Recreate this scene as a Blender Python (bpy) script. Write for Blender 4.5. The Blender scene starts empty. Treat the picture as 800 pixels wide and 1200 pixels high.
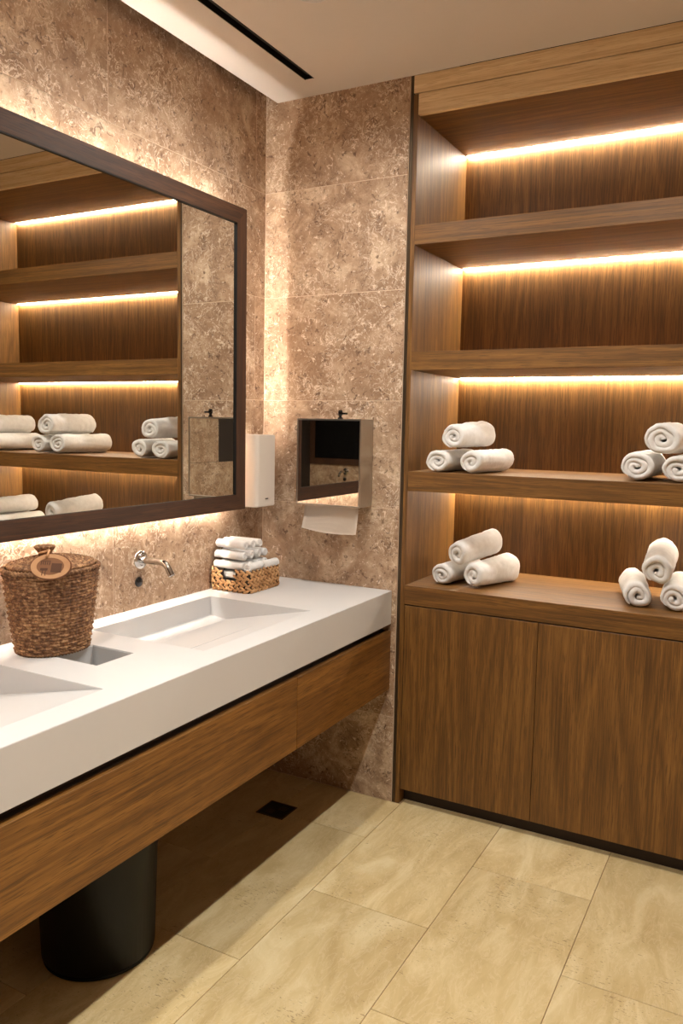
import bpy, bmesh, math, random
from mathutils import Vector, Matrix, noise
random.seed(7)
S = bpy.context.scene
COL = S.collection
PI = math.pi

# ------------------------------------------------------------------ camera
CX, CY, CZ = 1.90977, -2.82822, 1.50130
YAW, PITCH, ROLL, FPX = 0.49606, -0.107608, 0.01936, 943.646
f = Vector((-math.sin(YAW)*math.cos(PITCH), math.cos(YAW)*math.cos(PITCH), math.sin(PITCH)))
rt = Vector((math.cos(YAW), math.sin(YAW), 0.0)); up = rt.cross(f)
r2 = rt*math.cos(ROLL) + up*math.sin(ROLL); u2 = r2.cross(f)
cam_data = bpy.data.cameras.new('camera'); cam = bpy.data.objects.new('camera', cam_data); COL.objects.link(cam)
cam.matrix_world = Matrix(((r2.x, u2.x, -f.x, CX), (r2.y, u2.y, -f.y, CY), (r2.z, u2.z, -f.z, CZ), (0, 0, 0, 1)))
cam_data.sensor_fit = 'HORIZONTAL'; cam_data.sensor_width = 36.0; cam_data.lens = 36.0*FPX/800.0
cam_data.clip_start = 0.02
S.camera = cam

# ------------------------------------------------------------------ world, exposure, lamps
w = bpy.data.worlds.new('world'); S.world = w; w.use_nodes = True
w.node_tree.nodes['Background'].inputs[0].default_value = (1.0, 0.85, 0.7, 1)
w.node_tree.nodes['Background'].inputs[1].default_value = 0.0
S.view_settings.view_transform = 'Standard'; S.view_settings.look = 'None'
S.view_settings.exposure = 0.47; S.view_settings.gamma = 1.0
S.view_settings.use_curve_mapping = False

DOWN_X = 1.43
DOWN_Y = (-0.75, -2.0, -3.2)
DOWN_W = 66.0                      # spot lamps in the ceiling
DOWN_COL = (1.0, 0.955, 0.885)
WALL_W = 40.0                      # spot lamps over the worktop edge
SHELF_LED = 155.0                   # emission of the shelf strips
MIRROR_LED = 130.0                  # emission of the strips behind the mirror
LED_COL = (1.0, 0.88, 0.71)
MIRROR_COL = (1.0, 0.89, 0.78)

# dimensions (metres): left wall x=0, back wall y=0, floor z=0
H = 2.773; XPP = 0.6455; WB = 0.631; XR = 2.34; YR = -4.2
ROWS = [0.0, 0.350, 0.766, 1.181, 1.597, 2.013, 2.428, 2.86]

# ------------------------------------------------------------------ helpers
def link(o, parent=None):
    COL.objects.link(o)
    if parent is not None: o.parent = parent
    return o
def tag(o, label=None, cat=None, group=None, kind=None):
    if label: o['label'] = label
    if cat: o['category'] = cat
    if group: o['group'] = group
    if kind: o['kind'] = kind
    return o
def thing(name, label, cat, loc=(0, 0, 0), rotz=0.0, group=None, kind=None):
    o = bpy.data.objects.new(name, None); o.empty_display_size = 0.05
    o.location = loc; o.rotation_euler = (0, 0, rotz); link(o)
    return tag(o, label, cat, group, kind)
def mesh_from(bm, name, smooth=False):
    me = bpy.data.meshes.new(name); bm.normal_update(); bm.to_mesh(me); bm.free()
    if smooth:
        for p in me.polygons: p.use_smooth = True
    return me
def obj(name, bm, m, parent=None, smooth=False, loc=None):
    me = mesh_from(bm, name, smooth) if isinstance(bm, bmesh.types.BMesh) else bm
    if m is not None and not me.materials: me.materials.append(m)
    o = bpy.data.objects.new(name, me); link(o, parent)
    if loc: o.location = loc
    return o
def box(bm, x0, x1, y0, y1, z0, z1, bev=0.0, seg=1):
    vs = [bm.verts.new((x, y, z)) for x in (x0, x1) for y in (y0, y1) for z in (z0, z1)]
    fs = [bm.faces.new([vs[i] for i in q]) for q in ((0, 1, 3, 2), (4, 6, 7, 5), (0, 4, 5, 1), (2, 3, 7, 6), (0, 2, 6, 4), (1, 5, 7, 3))]
    if bev > 0:
        es = set(e for fc in fs for e in fc.edges)
        bmesh.ops.bevel(bm, geom=list(es), offset=bev, segments=seg, affect='EDGES', profile=0.6)
    return bm
def B(*a, **k):
    bm = bmesh.new(); return box(bm, *a, **k)
def tube(bm, pts, r, n=16, caps=True):
    pts = [Vector(p) for p in pts]; rings = []
    rs = r if isinstance(r, (list, tuple)) else [r]*len(pts)
    ref = None
    for i, p in enumerate(pts):
        t = (pts[min(i+1, len(pts)-1)] - pts[max(i-1, 0)]).normalized()
        if ref is None:
            ref = Vector((0, 0, 1)) if abs(t.z) < 0.9 else Vector((0, 1, 0))
        a = (ref - t*ref.dot(t)).normalized(); b = t.cross(a); ref = a
        rings.append([bm.verts.new(p + (a*math.cos(2*PI*k/n) + b*math.sin(2*PI*k/n))*rs[i]) for k in range(n)])
    for A, C in zip(rings, rings[1:]):
        for k in range(n): bm.faces.new((A[k], A[(k+1) % n], C[(k+1) % n], C[k]))
    if caps:
        bm.faces.new(rings[0][::-1]); bm.faces.new(rings[-1])
    return bm
def lathe(bm, prof, n=48, c=(0, 0, 0), axis='Z', sy=1.0):
    rings = []
    for r, h in prof:
        ring = []
        for k in range(n):
            a = 2*PI*k/n
            if axis == 'Z': co = (c[0]+r*math.cos(a), c[1]+r*sy*math.sin(a), c[2]+h)
            elif axis == 'X': co = (c[0]+h, c[1]+r*math.cos(a), c[2]+r*math.sin(a))
            else: co = (c[0]+r*math.cos(a), c[1]+h, c[2]+r*math.sin(a))
            ring.append(bm.verts.new(co))
        rings.append(ring)
    for A, C in zip(rings, rings[1:]):
        for k in range(n): bm.faces.new((A[k], A[(k+1) % n], C[(k+1) % n], C[k]))
    if prof[0][0] > 1e-6: bm.faces.new(rings[0][::-1])
    if prof[-1][0] > 1e-6: bm.faces.new(rings[-1])
    bmesh.ops.remove_doubles(bm, verts=bm.verts, dist=1e-6)
    bmesh.ops.recalc_face_normals(bm, faces=bm.faces)
    return bm

# ------------------------------------------------------------------ materials
def srgb(r, g, b):
    c = lambda v: (v/255/12.92) if v/255 <= 0.04045 else ((v/255+0.055)/1.055)**2.4
    return (c(r), c(g), c(b), 1)
class N:
    def __init__(s, name):
        s.m = bpy.data.materials.new(name); s.m.use_nodes = True; s.t = s.m.node_tree
        s.b = s.t.nodes['Principled BSDF']
    def n(s, typ, **kw):
        x = s.t.nodes.new(typ)
        for k, v in kw.items():
            if k.startswith('i_'):
                key = k[2:].replace('_', ' ')
                x.inputs[key].default_value = v
            else: setattr(x, k, v)
        return x
    def l(s, a, b): s.t.links.new(a, b)
    def ramp(s, src, stops, interp='LINEAR'):
        r = s.t.nodes.new('ShaderNodeValToRGB'); r.color_ramp.interpolation = interp
        e = r.color_ramp.elements
        while len(e) > 2: e.remove(e[0])
        e[0].position, e[0].color = stops[0]; e[1].position, e[1].color = stops[1]
        for p, c in stops[2:]:
            q = e.new(p); q.color = c
        s.l(src, r.inputs[0]); return r.outputs[0]
    def mix(s, fac, a, b, mode='MIX'):
        x = s.t.nodes.new('ShaderNodeMix'); x.data_type = 'RGBA'; x.blend_type = mode
        if isinstance(fac, (int, float)): x.inputs[0].default_value = fac
        else: s.l(fac, x.inputs[0])
        for i, q in ((6, a), (7, b)):
            if isinstance(q, tuple): x.inputs[i].default_value = q
            else: s.l(q, x.inputs[i])
        return x.outputs[2]
    def math(s, op, a, b=0.0, c=0.0):
        x = s.t.nodes.new('ShaderNodeMath'); x.operation = op
        for i, q in enumerate((a, b, c)):
            if isinstance(q, (int, float)): x.inputs[i].default_value = q
            else: s.l(q, x.inputs[i])
        return x.outputs[0]
    def coords(s, scale=(1, 1, 1), rand=7.0):
        tc = s.n('ShaderNodeTexCoord'); oi = s.n('ShaderNodeObjectInfo')
        mul = s.math('MULTIPLY', oi.outputs['Random'], rand)
        add = s.n('ShaderNodeVectorMath', operation='ADD'); s.l(tc.outputs['Object'], add.inputs[0]); s.l(mul, add.inputs[1])
        mp = s.n('ShaderNodeMapping'); mp.inputs['Scale'].default_value = scale; s.l(add.outputs[0], mp.inputs[0])
        return mp.outputs[0]
    def noise(s, vec, scale, detail=4, rough=0.5, dist=0.0):
        x = s.n('ShaderNodeTexNoise'); x.inputs['Scale'].default_value = scale; x.inputs['Detail'].default_value = detail
        x.inputs['Roughness'].default_value = rough; x.inputs['Distortion'].default_value = dist
        s.l(vec, x.inputs['Vector']); return x.outputs['Fac']
    def bump(s, h, strength, dist=0.002):
        x = s.n('ShaderNodeBump'); x.inputs['Strength'].default_value = strength; x.inputs['Distance'].default_value = dist
        s.l(h, x.inputs['Height']); s.l(x.outputs[0], s.b.inputs['Normal'])
    def set(s, color=None, rough=None, metal=None, spec=None, **kw):
        if color is not None:
            if isinstance(color, tuple): s.b.inputs['Base Color'].default_value = color
            else: s.l(color, s.b.inputs['Base Color'])
        if rough is not None:
            if isinstance(rough, (int, float)): s.b.inputs['Roughness'].default_value = rough
            else: s.l(rough, s.b.inputs['Roughness'])
        if metal is not None: s.b.inputs['Metallic'].default_value = metal
        if spec is not None: s.b.inputs['Specular IOR Level'].default_value = spec
        return s.m
def flat(name, c, rough=0.5, metal=0.0, spec=None, noise_amt=0.04):
    x = N(name); v = x.coords()
    nz = x.noise(v, 60, 3)
    d = tuple(q*(1-noise_amt) for q in c[:3]) + (1,)
    col = x.ramp(nz, [(0.3, d), (0.7, c)])
    return x.set(col, rough, metal, spec)
def emis(name, c, strength):
    m = bpy.data.materials.new(name); m.use_nodes = True; t = m.node_tree
    t.nodes.clear(); e = t.nodes.new('ShaderNodeEmission'); o = t.nodes.new('ShaderNodeOutputMaterial')
    e.inputs[0].default_value = (*c, 1); e.inputs[1].default_value = strength; t.links.new(e.outputs[0], o.inputs[0]); return m

def travertine_wall():
    x = N('travertine_wall'); v = x.coords(rand=23.0)
    big = x.noise(v, 2.6, 5, 0.6, 0.5)
    mid = x.noise(v, 9, 8, 0.70, 0.6)
    base = x.ramp(mid, [(0.34, srgb(132, 105, 84)), (0.50, srgb(178, 149, 122)), (0.66, srgb(218, 196, 168))])
    base = x.mix(x.ramp(big, [(0.38, (0, 0, 0, 1)), (0.64, (0.8, 0.8, 0.8, 1))]), base, srgb(150, 120, 94))
    # curled pale veins
    wv = x.n('ShaderNodeTexNoise'); wv.inputs['Scale'].default_value = 14; wv.inputs['Detail'].default_value = 3
    x.l(v, wv.inputs['Vector'])
    off = x.n('ShaderNodeVectorMath', operation='SCALE'); x.l(wv.outputs['Color'], off.inputs[0]); off.inputs['Scale'].default_value = 0.09
    ad = x.n('ShaderNodeVectorMath', operation='ADD'); x.l(v, ad.inputs[0]); x.l(off.outputs[0], ad.inputs[1])
    fl = x.noise(ad.outputs[0], 27, 4, 0.6, 1.0)
    a = x.math('ABSOLUTE', x.math('SUBTRACT', fl, 0.5))
    vein = x.ramp(a, [(0.0, (1, 1, 1, 1)), (0.036, (0, 0, 0, 1))])
    mask = x.ramp(x.noise(v, 5.0, 5, 0.65, 0.4), [(0.44, (0.08, 0.08, 0.08, 1)), (0.62, (1, 1, 1, 1))])
    base = x.mix(x.math('MULTIPLY', x.math('MULTIPLY', vein, mask), 0.95), base, srgb(236, 218, 196))
    # short pale flecks
    sp = x.noise(ad.outputs[0], 62, 3, 0.6, 1.2)
    base = x.mix(x.ramp(sp, [(0.60, (0, 0, 0, 1)), (0.67, (0.85, 0.85, 0.85, 1))]), base, srgb(232, 214, 192))
    dk = x.noise(v, 38, 5, 0.65, 1.4)
    base = x.mix(x.ramp(dk, [(0.34, (0.8, 0.8, 0.8, 1)), (0.43, (0, 0, 0, 1))]), base, srgb(92, 66, 50))
    x.bump(x.math('ADD', fl, sp), 0.35, 0.002)
    return x.set(base, 0.62, spec=0.3)
def travertine_floor():
    x = N('travertine_floor'); v = x.coords(rand=31.0)
    st = x.coords((3.0, 1.0, 1.0), 31.0)
    big = x.noise(st, 3.0, 6, 0.6, 1.2)
    base = x.ramp(big, [(0.32, srgb(190, 165, 116)), (0.5, srgb(206, 183, 134)), (0.68, srgb(222, 203, 158))])
    sw = x.noise(st, 8, 6, 0.65, 1.5)
    a = x.math('ABSOLUTE', x.math('SUBTRACT', sw, 0.5))
    vein = x.ramp(a, [(0.0, (0.32, 0.32, 0.32, 1)), (0.03, (0, 0, 0, 1))])
    base = x.mix(vein, base, srgb(230, 212, 176))
    oi = x.n('ShaderNodeObjectInfo')
    pitst = x.coords((0.8, 2.6, 1.0), 31.0)
    pt = x.noise(pitst, 85, 4, 0.6, 0.6)
    area = x.noise(v, 4.0, 3, 0.6, 0.3)
    thr = x.math('ADD', x.math('MULTIPLY', area, 0.42), 0.115)
    pits = x.math('MULTIPLY', x.math('LESS_THAN', pt, thr), 0.75)
    base = x.mix(pits, base, srgb(140, 112, 74))
    tone = x.math('ADD', x.math('MULTIPLY', oi.outputs['Random'], 0.14), 0.90)
    mul = x.n('ShaderNodeVectorMath', operation='SCALE'); x.l(base, mul.inputs[0]); x.l(tone, mul.inputs['Scale'])
    x.bump(x.math('SUBTRACT', 1.0, pits), 0.4, 0.0012)
    return x.set(mul.outputs[0], 0.38)
def oak(name, axis, dark, mid, light, rough=0.52, bump=0.25, cath=1.0):
    """grain runs along axis"""
    x = N(name)
    ai = 'XYZ'.index(axis)
    def sc(along, across):
        s = [across]*3; s[ai] = along; return tuple(s)
    v = x.coords(sc(0.35, 5.0), 13.0)
    warp = x.noise(v, 1.0, 3, 0.5, 0.3)
    rings = x.math('FRACT', x.math('MULTIPLY', warp, 13.0*cath))
    rings = x.math('ABSOLUTE', x.math('SUBTRACT', x.math('MULTIPLY', rings, 2.0), 1.0))
    fine = x.noise(x.coords(sc(2.6, 150.0), 13.0), 1.0, 3, 0.6, 0.1)
    pore = x.noise(x.coords(sc(14.0, 420.0), 13.0), 1.0, 2, 0.5, 0.0)
    broad = x.noise(x.coords(sc(0.5, 7.0), 13.0), 1.0, 2, 0.5, 0.2)
    g = x.math('ADD', x.math('MULTIPLY', rings, 0.20), x.math('MULTIPLY', fine, 0.66))
    g = x.math('ADD', g, x.math('MULTIPLY', broad, 0.16))
    col = x.ramp(g, [(0.28, dark), (0.50, mid), (0.72, light)])
    pk = x.ramp(pore, [(0.38, (0.7, 0.7, 0.7, 1)), (0.46, (0, 0, 0, 1))])
    col = x.mix(pk, col, dark)
    x.bump(x.math('ADD', fine, x.math('MULTIPLY', pore, 0.5)), bump, 0.0012)
    rr = x.math('ADD', x.math('MULTIPLY', fine, 0.15), rough-0.07)
    return x.set(col, rr)
OAK = dict(dark=srgb(80, 51, 17), mid=srgb(112, 75, 29), light=srgb(136, 95, 43))
M = {}
M['wall'] = travertine_wall(); M['floor'] = travertine_floor()
M['grout_w'] = flat('wall_grout', srgb(214, 190, 164), 0.8)
M['grout_f'] = flat('floor_grout', srgb(150, 120, 84), 0.85)
M['plaster'] = flat('ceiling_paint', srgb(216, 208, 200), 0.85, noise_amt=0.01)
for a in 'XYZ':
    M['oak'+a] = oak('oak_grain_'+a.lower(), a, **OAK)
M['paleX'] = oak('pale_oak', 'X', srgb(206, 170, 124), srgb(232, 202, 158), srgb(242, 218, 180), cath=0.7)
M['apronY'] = oak('honey_oak', 'Y', srgb(80, 50, 16), srgb(118, 78, 30), srgb(144, 100, 44), cath=0.8)
M['walnutY'] = oak('dark_walnut_y', 'Y', srgb(46, 26, 13), srgb(66, 39, 20), srgb(84, 52, 29), 0.62, 0.15, 0.5)
M['walnutZ'] = oak('dark_walnut_z', 'Z', srgb(46, 26, 13), srgb(66, 39, 20), srgb(84, 52, 29), 0.62, 0.15, 0.5)
M['darkwood'] = flat('dark_wood', srgb(46, 28, 20), 0.6)
M['black'] = flat('black_metal', srgb(14, 13, 13), 0.5)
M['blackp'] = flat('black_plastic', srgb(6, 6, 6), 0.42, spec=0.25)
M['white'] = flat('white_solid_surface', srgb(200, 199, 198), 0.38, noise_amt=0.01)
M['chrome'] = flat('chrome', srgb(205, 203, 200), 0.09, 1.0, noise_amt=0.0)
M['steel'] = flat('brushed_steel', srgb(190, 186, 180), 0.28, 1.0)
M['polish'] = flat('polished_steel', srgb(225, 222, 216), 0.015, 1.0, noise_amt=0.0)
M['darkchrome'] = flat('dark_chrome', srgb(60, 58, 58), 0.15, 1.0)
M['silver'] = flat('mirror_silver', srgb(226, 224, 218), 0.0, 1.0, noise_amt=0.0)
M['brass'] = flat('dark_bronze', srgb(84, 70, 54), 0.4, 0.7)
M['plast'] = flat('cream_plastic', srgb(222, 212, 200), 0.28, noise_amt=0.01)
M['led'] = emis('shelf_strip_light', LED_COL, SHELF_LED)
M['mled'] = emis('mirror_strip_light', MIRROR_COL, MIRROR_LED)
M['mled2'] = emis('mirror_edge_light', MIRROR_COL, 78.0)
M['lamp'] = emis('downlight_lens', DOWN_COL, 8.0)
M['rearp'] = flat('dark_wall_paint', srgb(52, 42, 36), 0.7)
M['tone'] = flat('dark_mirror_reflection', srgb(16, 15, 15), 0.05)  # rear mirror glass: dark reflection put into the colour
def towel_mat():
    x = N('white_terry'); v = x.coords(rand=3.0)
    a = x.noise(v, 620, 3, 0.7); b = x.noise(v, 40, 4, 0.6)
    col = x.ramp(b, [(0.3, srgb(232, 229, 225)), (0.7, srgb(246, 244, 241))])
    x.bump(x.math('ADD', a, x.math('MULTIPLY', b, 1.2)), 0.8, 0.004)
    m = x.set(col, 0.95, spec=0.1)
    x.b.inputs['Sheen Weight'].default_value = 0.25
    return m
M['towel'] = towel_mat()
def wicker(name, d, mdl, l, sc=90):
    x = N(name); v = x.coords(rand=3.0)
    a = x.noise(v, sc, 4, 0.65, 0.5); b = x.noise(v, 12, 3, 0.6)
    g = x.math('ADD', x.math('MULTIPLY', a, 0.75), x.math('MULTIPLY', b, 0.3))
    col = x.ramp(g, [(0.36, d), (0.52, mdl), (0.68, l)])
    x.bump(a, 0.4, 0.001)
    return x.set(col, 0.75)
M['sea'] = wicker('seagrass', srgb(60, 37, 21), srgb(118, 80, 49), srgb(180, 140, 98))
M['hya'] = wicker('water_hyacinth', srgb(146, 102, 60), srgb(178, 132, 86), srgb(204, 160, 112), 22)
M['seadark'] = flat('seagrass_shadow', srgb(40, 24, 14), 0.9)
M['tag'] = wicker('tag_wood', srgb(176, 128, 88), srgb(188, 142, 100), srgb(196, 152, 112), 20)
M['bark'] = flat('tag_bark', srgb(110, 66, 38), 0.8)
M['burn'] = flat('burnt_engraving', srgb(128, 86, 56), 0.8)
M['burn2'] = flat('burnt_engraving_dark', srgb(86, 54, 34), 0.8)
def paper_mat():
    x = N('embossed_paper'); v = x.coords(rand=0.0)
    mp = x.n('ShaderNodeMapping'); mp.inputs['Rotation'].default_value = (0, PI/4, 0); x.l(v, mp.inputs[0])
    ch = x.n('ShaderNodeTexVoronoi'); ch.inputs['Scale'].default_value = 260; ch.inputs['Randomness'].default_value = 0.0
    x.l(mp.outputs[0], ch.inputs['Vector'])
    x.bump(ch.outputs['Distance'], 0.5, 0.001)
    return x.set(srgb(226, 214, 200), 0.9)
M['paper'] = paper_mat()

# ------------------------------------------------------------------ room shell
def structure(name, bm, m):
    return tag(obj(name, bm, m), kind='structure')
floor = structure('floor', B(0.0, XR, YR, 0.55, -0.08, -0.0025), M['grout_f'])
wl = structure('wall_left', B(-0.12, -0.0010, YR, 0.6, -0.08, 3.0), M['grout_w'])
wb = structure('wall_back', B(-0.0010, WB-0.004, 0.0010, 0.6, -0.08, 3.0), M['grout_w'])
wr = structure('wall_right', B(XR, XR+0.1, YR, 0.6, -0.08, 3.0), M['rearp'])
wrear = structure('wall_rear', B(-0.12, XR+0.1, YR-0.1, YR, -0.08, 3.0), M['rearp'])
wfar = structure('wall_behind_cabinet', B(WB-0.004, XR, 0.57, 0.6, -0.08, 3.0), M['darkwood'])
# ceiling with a slot for the linear diffuser and a shadow gap along the left wall
SX0, SX1, SY1 = 0.266, 0.305, -0.14
SY0 = -3.2
cb = bmesh.new()
GAP = 0.054
box(cb, GAP, SX0, YR, 0.0, H, H+0.02); box(cb, SX1, XR, YR, 0.0, H, H+0.02)
box(cb, SX0, SX1, SY1, 0.0, H, H+0.02); box(cb, SX0, SX1, YR, SY0, H, H+0.02)
box(cb, 0.0, XR, YR, 0.0, 2.93, 2.95)
ceiling = structure('ceiling', cb, M['plaster'])
ceiling.name = 'ceiling'

tile_cache = {}
def tile(parent, axis, a0, a1, b0, b1, m, th=0.005, g=0.0014, bev=0.0008, off=0.0):
    """axis 'x': tile in a wall x=const (a = y, b = z); 'y': wall y=const (a = x, b = z); 'z': floor (a = x, b = y)"""
    w_, h_ = a1-a0-2*g, b1-b0-2*g
    key = (axis, round(w_, 4), round(h_, 4), m.name)
    if key not in tile_cache:
        if axis == 'x': bm = B(-th, 0, -w_/2, w_/2, -h_/2, h_/2, bev=bev)
        elif axis == 'xr': bm = B(0, th, -w_/2, w_/2, -h_/2, h_/2, bev=bev)
        elif axis == 'y': bm = B(-w_/2, w_/2, 0, th, -h_/2, h_/2, bev=bev)
        else: bm = B(-w_/2, w_/2, -h_/2, h_/2, -th, 0, bev=bev)
        me = mesh_from(bm, 'tile'); me.materials.append(m); tile_cache[key] = me
    c, d = (a0+a1)/2, (b0+b1)/2
    loc = {'x': (off, c, d), 'xr': (off, c, d), 'y': (c, off, d), 'z': (c, d, off)}[axis]
    o = bpy.data.objects.new('tile', tile_cache[key]); link(o, parent); o.location = loc
    return o
P_ = 0.807
for r in range(7):
    z0, z1 = ROWS[r], ROWS[r+1]
    y = -0.068 if r % 2 == 0 else -0.473
    edges = [0.0, y]
    while edges[-1] > YR+0.05: edges.append(max(edges[-1]-P_, YR))
    for a, b in zip(edges, edges[1:]):
        if a-b > 0.02: tile(wl, 'x', b, a, z0, z1, M['wall'])
    tile(wb, 'y', 0.0, WB, z0, z1, M['wall'])
    yy = 0.0; e2 = [0.0, -0.3 if r % 2 else -0.7]
    while e2[-1] > -2.4: e2.append(e2[-1]-P_)
    for a, b in zip(e2, e2[1:]):
        if a-b > 0.02: tile(wr, 'xr', b, a, z0, z1, M['wall'], off=XR-0.004)
# floor tiles, half-bond columns
cols = [0.0, 0.271, 0.672, 1.077, 1.4755, 1.876, XR]
starts = [-0.70, -0.307, -0.692, -0.294, -0.699, -0.30]
for i in range(6):
    x0, x1 = cols[i], cols[i+1]
    ed = [0.0 if x0 < 0.6 else 0.10, starts[i]]
    while ed[-1] > YR+0.05: ed.append(max(ed[-1]-0.784, YR))
    for a, b in zip(ed, ed[1:]): tile(floor, 'z', x0, x1, b, a, M['floor'], g=0.0011, bev=0.0006)

# linear diffuser in the ceiling slot
ld = thing('slot_diffuser', 'long black linear air slot set into the pale ceiling', 'air vent', (0.2855, -1.67, H))
bm = bmesh.new()
for (a, b, c, d) in ((SX0+0.0002, SX0+0.003, SY0, SY1), (SX1-0.003, SX1-0.0002, SY0, SY1)):
    box(bm, a-0.2855, b-0.2855, c+1.67, d+1.67, -0.001, 0.06)
box(bm, SX0-0.2855, SX1-0.2855, SY0+1.67, SY1+1.67, 0.055, 0.06)
box(bm, SX0-0.2855, SX1-0.2855, SY1+1.667, SY1+1.67, 0.0, 0.06)
obj('housing', bm, M['black'], ld)
obj('blade', B(-0.006, 0.004, SY0+1.68, SY1+1.66, 0.012, 0.03), M['black'], ld)

# metal edge trim between the stone wall and the cabinet
structure('trim_1', B(WB+0.0003, WB+0.0020, -0.0008, 0.02, 0.0, H), M['grout_w'])
structure('trim_2', B(WB+0.0023, XPP-0.0008, 0.0025, 0.02, 0.0, H), M['brass'])

# downlights
LAMPS = [(DOWN_X, DOWN_Y[0], DOWN_W, 150, 1.0), (DOWN_X, DOWN_Y[1], DOWN_W*1.2, 106, 0.7), (DOWN_X, DOWN_Y[2], DOWN_W*1.2, 106, 0.7)] + [(0.60, -0.655, WALL_W, 165, 0.9), (0.60, -2.05, WALL_W, 165, 0.9)]
for i, (x, y, pw, cone, bl) in enumerate(LAMPS):
    d = thing('downlight', 'recessed ceiling downlight', 'ceiling light', (x, y, H), group='ceiling downlights')
    d['label'] = ['recessed round downlight in the ceiling nearest the shelving', 'recessed round downlight in the ceiling at the middle of the room',
                  'recessed round downlight in the ceiling farthest from the shelving',
                  'recessed round downlight above the worktop edge beside the shelving', 'recessed round downlight above the worktop, farther from the shelving'][i]
    bm = lathe(bmesh.new(), [(0.040, 0.0), (0.050, -0.004), (0.056, -0.003), (0.057, 0.0)], 32)
    obj('trim_ring', bm, M['white'], d, True)
    obj('lens', lathe(bmesh.new(), [(0.039, -0.001), (0.0, -0.001)], 24), M['lamp'], d)
    L = bpy.data.lights.new('lamp', 'SPOT'); L.energy = pw; L.color = DOWN_COL; L.shadow_soft_size = 0.028
    L.spot_size = math.radians(cone); L.spot_blend = bl
    lo = bpy.data.objects.new('lamp', L); link(lo, d); lo.location = (0, 0, -0.012)

# ------------------------------------------------------------------ shelving cabinet
YF, YB = 0.003, 0.524
XP, XI, XE = 0.6455, 0.664, 2.300
SH = dict(A=(2.172, 2.243), B=(1.7115, 1.781), C=(1.2555, 1.330))
cab = thing('shelving_cabinet', 'built-in oak shelving cabinet with lit open shelves above flush doors', 'cabinet', (1.48, 0.26, 0.0))
def part(name, x0, x1, y0, y1, z0, z1, m, bev=0.0008, parent=cab):
    c = ((x0+x1)/2, (y0+y1)/2, (z0+z1)/2)
    bm = B(x0-c[0], x1-c[0], y0-c[1], y1-c[1], z0-c[2], z1-c[2], bev=bev)
    o = obj(name, bm, m, parent)
    pl = parent.location if parent else Vector((0, 0, 0))
    o.location = (c[0]-pl.x, c[1]-pl.y, c[2]-pl.z)
    return o
part('side_panel', XP, XI, YF, YB, 0.0, 2.707, M['oakZ'])
part('side_panel', XE, XE+0.019, YF, YB, 0.0, 2.707, M['oakZ'])
part('back_panel', XI, XE, YB, YB+0.018, 0.06, 2.707, M['oakZ'])
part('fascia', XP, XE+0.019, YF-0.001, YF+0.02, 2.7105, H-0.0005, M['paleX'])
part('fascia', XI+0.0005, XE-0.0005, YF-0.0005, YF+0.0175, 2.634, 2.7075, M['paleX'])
part('top_panel', XI, XE, YF+0.018, YB, 2.6336, 2.70, M['oakX'])
for k in 'ABC': part('shelf', XI, XE, YF, YB, SH[k][0], SH[k][1], M['oakX'])
part('base_top', XI, XE, YF, YB, 0.8125, 0.887, M['oakX'])
part('carcass', XI+0.001, XE-0.001, YF+0.022, YB-0.001, 0.08, 0.806, M['darkwood'])
part('plinth', XI+0.001, XE-0.001, YF+0.045, YF+0.06, 0.0, 0.079, M['darkwood'])
dx = [XI+0.0015, 1.190, 1.727, XE-0.0015]
for a, b in zip(dx, dx[1:]):
    part('door', a+0.001, b-0.001, YF, YF+0.02, 0.061, 0.8075, M['oakZ'])
for z in (2.6336, SH['A'][0], SH['B'][0], SH['C'][0]):
    part('light_strip', XI+0.006, XE-0.006, YB-0.014, YB-0.002, z-0.0016, z-0.0004, M['led'], 0.0)

# ------------------------------------------------------------------ vanity: worktop, apron
CD, CT, CB = 0.611, 0.860, 0.727
def cutter(verts, faces):
    me = bpy.data.meshes.new('cut'); me.from_pydata(verts, [], faces); me.validate()
    bm = bmesh.new(); bm.from_mesh(me); bmesh.ops.recalc_face_normals(bm, faces=bm.faces); bm.to_mesh(me); bm.free()
    o = bpy.data.objects.new('cut', me); COL.objects.link(o); return o
def prism_xz(poly, y0, y1):
    n = len(poly)
    vs = [(x, y0, z) for x, z in poly] + [(x, y1, z) for x, z in poly]
    fs = [tuple(range(n)), tuple(range(2*n-1, n-1, -1))] + [(i, (i+1) % n, n+(i+1) % n, n+i) for i in range(n)]
    return cutter(vs, fs)
YV = -3.6
BAS = [(-1.060, -0.472), (-2.035, -1.447)]
wt = obj('worktop', B(0.0005, CD, YV, -0.0005, CB, CT), M['white'])
cuts = []
for y0, y1 in BAS:
    cuts.append(prism_xz([(0.088, 0.90), (0.088, 0.790), (0.160, 0.782), (0.522, 0.8600), (0.53, 0.90)], y0, y1))
CH = (0.214, 0.370, -1.318, -1.180)
cuts.append(prism_xz([(CH[0], 0.95), (CH[0], 0.60), (CH[1], 0.60), (CH[1], 0.95)], CH[2], CH[3]))
for c in cuts:
    md = wt.modifiers.new('b', 'BOOLEAN'); md.operation = 'DIFFERENCE'; md.solver = 'EXACT'; md.object = c
dg = bpy.context.evaluated_depsgraph_get(); dg.update()
nm = bpy.data.meshes.new_from_object(wt.evaluated_get(dg)); wt.modifiers.clear(); wt.data = nm; nm.name = 'worktop'
for c in cuts: bpy.data.objects.remove(c)
bm = bmesh.new(); bm.from_mesh(nm)
bmesh.ops.dissolve_limit(bm, angle_limit=0.01, verts=bm.verts, edges=bm.edges)
bmesh.ops.bevel(bm, geom=[e for e in bm.edges if e.is_manifold and e.calc_face_angle(0) > 0.15], offset=0.0012, segments=2, affect='EDGES')
bm.to_mesh(nm); bm.free()
tag(wt, 'long white solid-surface washbasin worktop with two sloped basins', 'worktop')
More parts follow.
